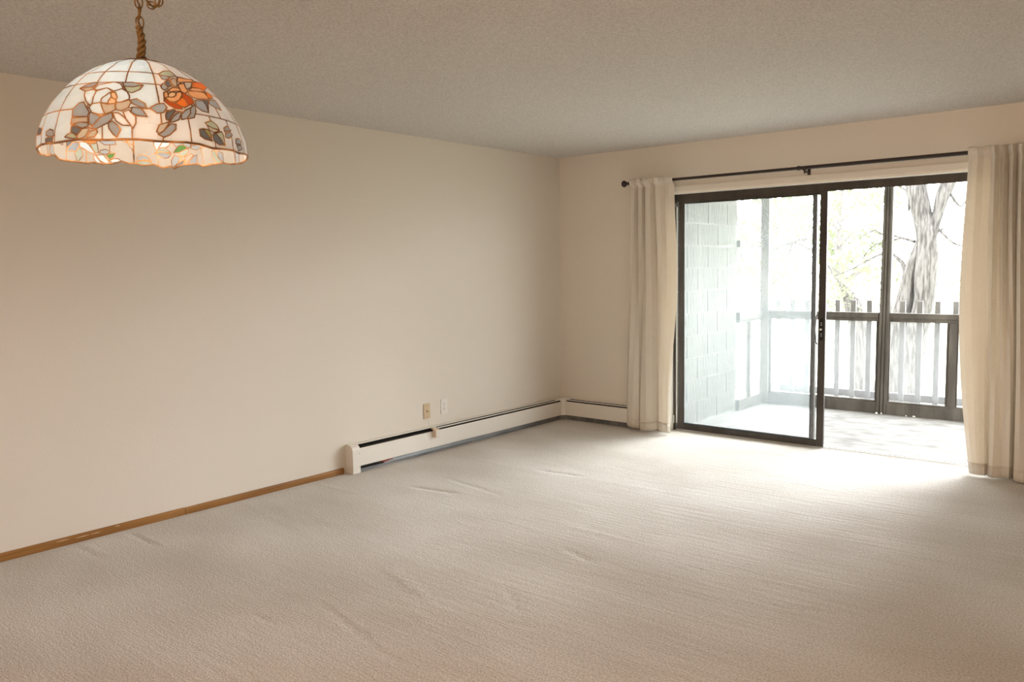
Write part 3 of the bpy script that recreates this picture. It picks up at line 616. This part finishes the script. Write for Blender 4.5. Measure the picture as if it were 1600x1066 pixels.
PAT = """FW -32,0.544 -30,0.512 -20,0.484 -15,0.5 -13,0.536 -13.5,0.552 -18,0.576 -23,0.544 -29.5,0.564
FW -37.5,0.568 -31.5,0.556 -29.5,0.572 -30,0.628 -29.5,0.688 -31,0.7 -34.5,0.656 -37,0.604
FW -29.5,0.572 -23,0.544 -19,0.576 -21.5,0.604 -24.5,0.64 -24.5,0.68 -29.5,0.688 -30,0.628
FW -24.5,0.64 -20.5,0.592 -18.5,0.6 -19.5,0.652 -20.5,0.688 -24.5,0.68
FQ -19.5,0.6 -18.5,0.58 -16.5,0.6 -15.5,0.64 -16,0.656 -19,0.632
FQ -19,0.632 -16,0.656 -16,0.688 -17.5,0.7 -20.5,0.688 -20,0.656
FW -18,0.576 -13.5,0.552 -10,0.58 -8.5,0.616 -8.5,0.648 -12,0.668 -15.5,0.68 -16,0.656 -15.5,0.632 -16.5,0.6
FC -15.5,0.68 -12,0.672 -8.5,0.652 -7.5,0.676 -9,0.724 -12.5,0.752 -15.5,0.74 -16,0.708
FC -24.5,0.68 -20.5,0.696 -16,0.688 -15.5,0.736 -17.5,0.76 -21,0.78 -23,0.728
FW -29.5,0.688 -24.5,0.68 -23,0.728 -21,0.78 -24.5,0.78 -29,0.756 -31,0.716
FG -14,0.484 -7.5,0.48 -0.5,0.504 -6.5,0.528 -12.5,0.524
FL -12.5,0.528 -6.5,0.528 -0.5,0.504 -2.5,0.552 -7,0.588 -10,0.58
FG -43.5,0.532 -40.5,0.504 -34.5,0.48 -31,0.5 -33.5,0.524 -39,0.532
FC -43.5,0.536 -34,0.528 -30.5,0.556 -37.5,0.568
FG -41.5,0.724 -38.5,0.676 -35.5,0.668 -30,0.76 -31,0.796 -40.5,0.788
FC -40.5,0.8 -30.5,0.796 -30,0.844 -34,0.84 -40.5,0.852
FG -30,0.772 -29,0.76 -23,0.796 -24,0.836 -27.5,0.876 -29.5,0.852
FG -23,0.8 -17.5,0.764 -16.5,0.808 -19.5,0.856 -25,0.9 -28,0.9 -27,0.872
FB -17,0.768 -14,0.768 -10.5,0.808 -7.5,0.872 -11.5,0.872 -15,0.836
FB -11.5,0.76 -8.5,0.74 -5,0.796 -5,0.848 -6.5,0.896 -7.5,0.872 -10,0.816
FG -8,0.656 -4.5,0.64 0,0.68 1,0.724 -2,0.716 -7,0.684
FG -7,0.716 -2,0.72 1,0.792 -4.5,0.788 -7.5,0.76
FG -19,0.852 -17,0.836 -14,0.872 -12.5,0.908 -14.5,0.98 -16.5,0.948 -18.5,0.9
FG -39.5,0.864 -35,0.84 -30,0.848 -29.5,0.876 -33,0.892 -36.5,0.872
FD -40,0.868 -36.5,0.872 -33.5,0.896 -35,0.944 -37,0.94 -40,0.916
FT -35.5,0.944 -33,0.896 -28.5,0.888 -29.5,0.924 -31,0.964 -34.5,0.992 -36,0.976
FT -30.5,0.98 -28.5,0.924 -25,0.904 -24.5,0.932 -26,0.972 -31.5,0.984
FL -44,0.96 -42,0.936 -39.5,0.924 -36,0.956 -36.5,0.984 -40.5,0.976
FD -82.5,0.832 -94,0.776 -66.5,0.852 -68,0.896 -92,0.864 -82.5,0.868
FG -61,0.888 -57,0.872 -53.5,0.888 -52.5,0.936 -57.5,0.936 -60.5,0.916
FD -61,0.956 -57,0.936 -53,0.94 -53.5,0.988 -57.5,1 -61,0.976
FP 12,0.564 15,0.54 14.5,0.6 11.5,0.612
FP 15.5,0.536 19,0.5 24,0.496 24.5,0.524 20.5,0.532 16.5,0.548
FQ 14.5,0.576 17,0.548 20,0.548 19.5,0.576 16,0.604 14.5,0.6
FP 20.5,0.548 24.5,0.528 24,0.564 20.5,0.62 17,0.644 14,0.64 12,0.612 14.5,0.604 17.5,0.596 19.5,0.58
FR 11.5,0.616 14,0.64 17.5,0.656 20.5,0.672 21,0.7 17,0.704 13.5,0.68 11,0.644
FO 17.5,0.652 20.5,0.62 23.5,0.584 25,0.608 25.5,0.66 22.5,0.684 21,0.676
FR 24.5,0.528 27,0.544 30.5,0.58 30.5,0.62 28.5,0.64 25.5,0.66 25,0.608 23.5,0.584
FP 24.5,0.46 28,0.436 31,0.432 30,0.492 30,0.516 27,0.544 24.5,0.528
FT 32.5,0.408 43,0.384 36,0.456 31.5,0.488 30,0.472
FC 20.5,0.408 24.5,0.376 26.5,0.392 24,0.464 21,0.492 20,0.444
FO 43.5,0.376 94,0.272 53,0.436 50.5,0.464 44,0.448 36.5,0.456
FP 36.5,0.46 44,0.448 50.5,0.464 40,0.5 31,0.508
FP 30,0.516 34,0.5 46.5,0.484 48,0.524 46,0.552 35.5,0.576 31,0.568 29.5,0.54
FO 50.5,0.464 54,0.476 54,0.52 47,0.544 47.5,0.516
FP 30,0.352 35.5,0.364 49.5,0.332 43.5,0.376 32.5,0.408 27,0.432 26.5,0.404
FL 12,0.356 19.5,0.292 27.5,0.272 28.5,0.34 22,0.368 16.5,0.364
FG 13,0.368 17.5,0.364 21.5,0.38 17.5,0.416 14,0.42
FD 15,0.448 19.5,0.404 19,0.448 19.5,0.484 16.5,0.5 15,0.48
FG 11,0.5 13.5,0.464 15,0.48 16,0.512 13,0.54 11.5,0.524
FG 2.5,0.716 6.5,0.676 10.5,0.664 12,0.7 9.5,0.748 6,0.756
FD 10.5,0.768 11.5,0.732 16,0.708 16.5,0.724 13.5,0.772 12,0.812 10.5,0.804
FG 12,0.828 14.5,0.772 19,0.72 19.5,0.744 17.5,0.796 14,0.82
FG 19.5,0.744 22.5,0.704 26.5,0.676 25.5,0.716 22.5,0.776 19,0.792
FG 26.5,0.676 30.5,0.636 29.5,0.7 27,0.76 22.5,0.78 25.5,0.724
FT 5,0.916 6.5,0.856 12,0.82 11.5,0.84 9,0.892 6.5,0.928
FG 5.5,0.936 9,0.896 12.5,0.84 15.5,0.836 15,0.88 11.5,0.936 8.5,0.96
FG 32,0.596 39,0.58 41,0.616 39,0.692 34,0.688 31,0.656
FD 39,0.58 45.5,0.564 41.5,0.624 39,0.688 40,0.628
FG 45.5,0.564 54.5,0.54 54.5,0.58 54,0.636 46.5,0.62 44,0.596
FL 33.5,0.792 38.5,0.764 42,0.792 43,0.832 38,0.828 34.5,0.812
FT 34.5,0.812 38,0.828 43,0.84 38,0.868 35,0.848
FD 28.5,0.86 31,0.848 35.5,0.932 36,0.948 31,0.94 28.5,0.916
FY 31,0.848 34.5,0.848 36,0.892 35.5,0.932
FD 37,0.888 39.5,0.868 42,0.908 45.5,0.972 40.5,0.976 37,0.94
FL 39.5,0.868 44.5,0.844 45.5,0.88 45.5,0.968 42,0.908
FG 47.5,0.808 51.5,0.78 54.5,0.812 47,0.84
FG 47.5,0.852 53,0.828 54.5,0.852 50,0.892 47,0.888
FG 57.5,0.884 62,0.864 65.5,0.884 63.5,0.916 56.5,0.928
FG 57,0.944 63.5,0.924 65,0.96 59,0.996
BE 163,0.852 159,0.78 155,0.78 152.5,0.8 158,0.84
BL 159.5,0.848 152.5,0.808 153,0.852 156.5,0.892 158.5,0.876
BL 175.5,0.856 172.5,0.812 168.5,0.8 166,0.832 164.5,0.856 170.5,0.84
BG 175.5,0.86 170,0.844 164.5,0.864 166.5,0.9 169.5,0.908 173,0.876
BG 186,0.904 183.5,0.876 180,0.888 177.5,0.936 181.5,0.928 186,0.944
BL 186.5,0.952 182,0.936 177.5,0.948 177,0.972 181.5,0.996 185.5,0.988
BG 165,0.936 162.5,0.872 158.5,0.896 160.5,0.956 164.5,1.016
BD 164,1.024 159,0.944 156,0.92 157,0.968 160.5,1.016
BT 156,0.956 155.5,0.896 151,0.864 149.5,0.876 154.5,0.944
BG 155.5,0.988 149.5,0.888 147,0.876 147.5,0.956 151.5,0.988
BL 135.5,0.848 132,0.84 131,0.912 127.5,0.984 132,0.984 135,0.908
BG 131.5,0.84 125.5,0.88 126,0.98 129.5,0.936
BD 234,0.812 228.5,0.82 233,0.892
BG 233,0.916 232.5,0.896 228.5,0.824 224.5,0.816 223.5,0.844 225.5,0.9
BL 226.5,0.912 223.5,0.86 221,0.88 220.5,0.94 224.5,1.02 225.5,0.952
BW 224,0.816 221.5,0.804 217,0.82 212,0.9 214.5,0.9 218.5,0.876 223,0.852
BO 221.5,0.792 218,0.784 213.5,0.76 211,0.768 212,0.796 216,0.812 219.5,0.808
BL 216,0.82 211.5,0.8 210,0.888 212,0.892
BG 211,0.772 200,0.756 199,0.796 206.5,0.808
BG 209.5,0.892 209,0.864 205.5,0.848 202,0.868 205.5,0.9
BE 205,0.912 203.5,0.888 199.5,0.876 200.5,0.92 203,0.948
BW 213.5,0.92 212,0.916 207.5,1.012 210,1.02 212.5,0.976
BW 211.5,0.916 207,0.904 202,1.004 204.5,1.008 209,0.972
BW 203,0.96 200.5,0.936 197.5,0.932 195.5,0.96 200.5,1.004
BG 252.5,0.896 249.5,0.888 249,1.004 251,1.004
BG 249,0.888 245.5,0.888 243.5,0.98 247,1
BG 112,0.888 106.5,0.896 108,1.016 112.5,1.012"""
RIM = [(263.0, 1.016), (252.0, 1.008), (243.0, 0.976), (238.5, 1.016), (225.0, 1.012), (217.5, 1.012), (213.5, 1.0), (208.0, 1.008), (202.0, 0.996), (195.5, 0.956), (191.0, 0.98), (188.0, 0.96), (184.0, 0.988), (181.5, 0.996), (176.5, 0.976), (170.5, 1.016), (166.0, 0.996), (163.5, 1.02), (156.5, 0.976), (147.5, 0.972), (143.0, 1.008), (139.0, 0.992), (127.5, 0.98), (119.5, 1.008), (105.0, 1.016)]
shapes = []                            # (colour, polygon [(theta, s)]) painted in order
A0 = -172.0
mer = [A0+20*k for k in range(19)]; rings_ = [0, .35, .485, .724, 1.04]
rq = random.Random(4)
def cell(a, b, s0, s1):
    P_ = []; na, ns = 3, 2
    for i in range(na): P_.append((a+(b-a)*i/na, s0))
    for i in range(ns): P_.append((b, s0+(s1-s0)*i/ns))
    for i in range(na): P_.append((b-(b-a)*i/na, s1))
    for i in range(ns): P_.append((a, s1-(s1-s0)*i/ns))
    return P_
for i in range(18):
    for j in range(3):
        mid_ = (mer[i]+10) ; col = 'W' if -95 < mid_ < 10 else 'K'  # bluer left cells: the cool side light is put into the glass colour
        shapes.append((col, cell(mer[i], mer[i+1], rings_[j], rings_[j+1])))
for i in range(24):
    a = A0+15*i; mid_ = a+7.5; shapes.append(('W' if -95 < mid_ < 0 else 'K' if abs(mid_) < 95 else 'C', cell(a, a+15, rings_[3], rings_[4])))  # bluer left and tan far-inside cells carry light and shade in their colour
front, back, extra = [], [], []
for l in PAT.strip().splitlines():
    h_, *q = l.split(); pl = [tuple(map(float, x.split(','))) for x in q]
    if h_[0] == 'F':
        front.append((h_[1], pl))
        if max(s for _, s in pl) < .93:
            o_ = 180 if sum(t for t, _ in pl) < 0 else -180; extra.append((h_[1], [(t+o_, s*.93) for t, s in pl]))
    else: back.append((h_[1], [(t if t < 180 else t-360, s) for t, s in pl] if all(t >= 180 for t, _ in pl) or all(t <= 180 for t, _ in pl) else [(t-360, s) for t, s in pl]))
A1 = A0+360
def wrap(pl):                          # keep polygons inside [A0, A1]; those over the cut are clipped at it by the mesh
    m_ = sum(t for t, _ in pl)/len(pl); sh = 0
    while m_+sh < A0: sh += 360
    while m_+sh > A1: sh -= 360
    return [(min(max(t+sh, A0), A1), s) for t, s in pl]
for c, pl in extra+front+back: shapes.append((c, wrap(pl)))
rim = sorted([((t-360) if t > 188 else t, s) for t, s in RIM]); rim = [(t+360 if t < A0 else t, s) for t, s in rim]; rim.sort()
fr = [(t, 1.0+.006*math.sin(t*.22)) for t in range(-92, 98, 8)]
fr = [(t, s+(.012 if 30 < t < 62 else 0)) for t, s in fr]
rimc = sorted([q for q in rim if not (-94 < q[0] < 98)]+fr)
sA = (rimc[0][1]+rimc[-1][1])/2
rimc = [(A0, sA)]+[q for q in rimc if A0+1 < q[0] < A1-1]+[(A1, sA)]
shapes.append(('VOID', [(t, s) for t, s in rimc]+[(A1, 1.2), (A0, 1.2)]))
V2, E2, F2 = [], [], []
KX = LR*PI/180; KS = .29
for c, pl in shapes:
    if sum(a[0]*b[1]-b[0]*a[1] for a, b in zip(pl, pl[1:]+pl[:1])) < 0: pl = pl[::-1]
    i0 = len(V2)
    for t, s in pl: V2.append(Vector((t*KX, s*KS)))
    F2.append(list(range(i0, i0+len(pl))))
# light tessellation lines keep the big cells following the dome
gi = len(V2)
for a in mer[:-1]:
    for k in (1/3, 2/3):
        for s in (.12, .24, .42, .60, .85): V2.append(Vector(((a+20*k)*KX, s*KS)))
vo, eo, fo, _, _, of = delaunay_2d_cdt(V2, [], F2, 1, 1.2e-3)
ids = []
polys = [np.array([(t*KX, s*KS) for t, s in pl]) for _, pl in shapes]
cen = np.array([[sum(vo[i].x for i in f)/len(f), sum(vo[i].y for i in f)/len(f)] for f in fo]); idn = np.full(len(fo), -1)
for k, pg in enumerate(polys):         # the last painted shape that contains a triangle owns it
    ins = np.zeros(len(fo), bool); q = np.roll(pg, -1, 0)
    for (x1, y1), (x2, y2) in zip(pg, q):
        if y1 != y2: ins ^= ((y1 > cen[:, 1]) != (y2 > cen[:, 1])) & (cen[:, 0] < (x2-x1)*(cen[:, 1]-y1)/(y2-y1)+x1)
    idn[ins] = k
ids = idn.tolist()
e2f = {}
for fi, f in enumerate(fo):
    for a, b in zip(f, f[1:]+f[:1]): e2f.setdefault((min(a, b), max(a, b)), []).append(fi)
comp = [-1]*len(fo); comps = []
for fi in range(len(fo)):
    if comp[fi] >= 0 or ids[fi] < 0 or ids[fi] == len(shapes)-1: continue
    k = len(comps); st_ = [fi]; comp[fi] = k; mem = []
    while st_:
        q = st_.pop(); mem.append(q); f = fo[q]
        for a, b in zip(f, f[1:]+f[:1]):
            for w_ in e2f[(min(a, b), max(a, b))]:
                if comp[w_] < 0 and ids[w_] == ids[q]: comp[w_] = k; st_.append(w_)
    comps.append(mem)
def tarea(mem):
    s = 0
    for q in mem:
        (x0, y0_), (x1, y1_), (x2, y2_) = [vo[i] for i in fo[q][:3]]; s += abs((x1-x0)*(y2_-y0_)-(x2-x0)*(y1_-y0_))/2
    return s
keep = [tarea(m_) > 1.2e-5 for m_ in comps]
# slivers go to the neighbour they share most edge with
for k, m_ in enumerate(comps):
    if keep[k]: continue
    sc = {}
    for q in m_:
        f = fo[q]
        for a, b in zip(f, f[1:]+f[:1]):
            for w_ in e2f[(min(a, b), max(a, b))]:
                kk = comp[w_]
                if kk >= 0 and kk != k and keep[kk]: sc[kk] = sc.get(kk, 0)+(vo[a]-vo[b]).length
    if sc:
        kk = max(sc, key=sc.get)
        for q in m_: comp[q] = kk; comps[kk].append(q)
W = [dome(v.x/KX, v.y/KS) for v in vo]; Wo = [dome(v.x/KX, v.y/KS, .0013) for v in vo]; Wi = [dome(v.x/KX, v.y/KS, -.0013) for v in vo]
def seamkey(v): return (round(v.x, 4), round(v.y, 4), round(v.z, 4))
lead = bmesh.new(); cnt = 0
for (a, b), fs in e2f.items():
    cs = [comp[q] for q in fs]
    if len(cs) == 1: cs.append(-1)
    on_cut = abs(vo[a].x-A0*KX) < 1e-4 and abs(vo[b].x-A0*KX) < 1e-4 or abs(vo[a].x-A1*KX) < 1e-4 and abs(vo[b].x-A1*KX) < 1e-4
    if cs[0] != cs[1] and (max(cs) >= 0) and (W[a]-W[b]).length > 1e-4 and not (vo[a].y > 1.1*KS and vo[b].y > 1.1*KS):
        d = (W[b]-W[a]).normalized()*.0004; tube(lead, [W[a]-d, W[b]+d], .0020 if min(cs) >= 0 else .0026, 6)
shade = link('lamp_shade', lead, M['solder'], lampT); shade['label'] = 'copper-coloured solder lines of the glass dome'
for k, mem in enumerate(comps):
    if not keep[k]: continue
    mem = list(dict.fromkeys(mem)); sid = ids[mem[0]]; col = shapes[sid][0]
    used = sorted({i for q in mem for i in fo[q]}); mp_ = {v: i for i, v in enumerate(used)}; n = len(used)
    vs = [Wo[i] for i in used]+[Wi[i] for i in used]; fs = []; be = {}
    for q in mem:
        f = [mp_[i] for i in fo[q]]; fs.append(f); fs.append([i+n for i in f][::-1])
        for a, b in zip(f, f[1:]+f[:1]): be[(a, b)] = 1
    for (a, b) in list(be):
        if (b, a) not in be: fs.append([b, a, a+n, b+n])
    me = bpy.data.meshes.new('glass_piece'); me.from_pydata(vs, [], fs)
    link('glass_piece', me, M['g'+col], shade)
# cap, finial collar, socket with bulb, loop, chain and cord
bm = bmesh.new(); zc = dome(0, 0).z; rc = math.hypot(dome(0, 0).x, dome(0, 0).y)
lathe(bm, [(rc+.010, zc-.012), (rc+.012, zc-.006), (rc+.003, zc+.001), (rc*.6, zc+.006), (.02, zc+.008), (.012, zc+.009)], (0, 0, 0), 40); link('cap', bm, M['cap'], lampT, smooth=True)
zc += .008
link('collar', lathe(bmesh.new(), [(.010, zc-.001), (.0135, zc+.001), (.0135, zc+.006), (.009, zc+.008)], (0, 0, 0), 18), M['cap'], lampT)
link('socket', lathe(bmesh.new(), [(.017, .13), (.019, .133), (.019, .19), (.012, .20), (.006, .235)], (0, 0, 0), 18), M['brass'], lampT)
M['bulb'].node_tree.nodes['Principled BSDF'].inputs['Emission Color'].default_value = (1, .95, .87, 1); M['bulb'].node_tree.nodes['Principled BSDF'].inputs['Emission Strength'].default_value = 58  # bulb glow added inside the shade so the glass reads bright
link('bulb', lathe(bmesh.new(), [(.013, .131), (.014, .115), (.027, .085), (.030, .065), (.026, .047), (.014, .037), (.002, .034)], (0, 0, 0), 20), M['bulb'], lampT, smooth=True)
# bundled chain and cord just above the cap
bm = bmesh.new(); z0, z1 = zc+.006, zc+.080
for ph, rr_ in ((0, .0062), (2.1, .0058), (4.2, .0060)):
    tube(bm, [((rr_+.001*math.sin(i))*math.cos(ph+i*.42)*(1.25-.5*i/27)+.004*math.sin(i*.12)-.002, (rr_)*math.sin(ph+i*.42), z0+(z1-z0)*i/27) for i in range(28)], .0040, 8)
tube(bm, [(0, 0, z0-.004), (-.002, 0, z1)], .006, 8); link('cord_wrap', bm, M['cord'], lampT, smooth=True)
def link_pts(c, w_, h_, ang, tilt=Vector((0, 0, 1))):
    pts = []; tz = tilt.normalized(); tx = Vector((math.cos(ang), math.sin(ang), 0)); tx = (tx-tz*tx.dot(tz)).normalized()
    for i in range(16):
        a = 2*PI*i/16; pts.append(Vector(c)+tx*(w_/2*math.cos(a))+tz*(h_/2*math.copysign(abs(math.sin(a))**.8, math.sin(a))))
    return pts
zz = z1-.004; k = 0; step = .0235; top = H-LO.z-.02
while zz+step < top:
    o = link('chain_link', tube(bmesh.new(), link_pts((0, 0, zz+.0140), .0175 if k % 2 == 0 else .0165, .0290, .25 if k % 2 == 0 else 1.75), .0017, 7, closed=True), M['brass'], lampT, smooth=True)
    zz += step; k += 1
link('cord', tube(bmesh.new(), [(.0035*math.cos(i*1.1), .0035*math.sin(i*1.1), z1-.01+i*(top-z1+.01)/44) for i in range(45)], .0024, 7), M['cord'], lampT, smooth=True)
# slack length of chain hooked back up beside it
def slack(t):                          # hanging loop, right of the chain as seen from the room
    return Vector((.018+.040*t, .002*math.sin(9*t), .372-LO.z*0+.075*(2*t-1)**2-.058))
P0 = [slack(i/9) for i in range(10)]
P0 = [Vector((.004, 0, .470)), Vector((.006, 0, .432)), Vector((.010, 0, .398)), Vector((.014, 0, .374)), Vector((.022, 0, .357)), Vector((.033, 0, .352)), Vector((.043, 0, .356)), Vector((.047, 0, .376)), Vector((.044, 0, .402)), Vector((.034, 0, .430)), Vector((.020, 0, .455)), Vector((.006, 0, .475))]
for i, (a, b) in enumerate(zip(P0, P0[1:])):
    d = b-a; L_ = d.length
    tx = Vector((0, 1, 0)) if i % 2 else d.normalized().cross(Vector((0, 1, 0))); tz = d.normalized(); c = (a+b)/2
    pts = [c+tx*(.0085*math.cos(2*PI*q/14))+tz*((L_/2+.0035)*math.sin(2*PI*q/14)) for q in range(14)]
    link('chain_link', tube(bmesh.new(), pts, .0016, 6, closed=True), M['brass'], lampT, smooth=True)
link('slack_cord', tube(bmesh.new(), curve([tuple(p+Vector((.001*math.sin(i*2), .003*math.cos(i*2.3), .001))) for i, p in enumerate(P0)], 5), .0024, 7), M['cord'], lampT, smooth=True)
link('canopy', lathe(bmesh.new(), [(.062, H-LO.z), (.060, H-LO.z-.008), (.045, H-LO.z-.020), (.015, H-LO.z-.028), (.006, H-LO.z-.034)], (0, 0, 0), 28), M['brass'], lampT, smooth=True)
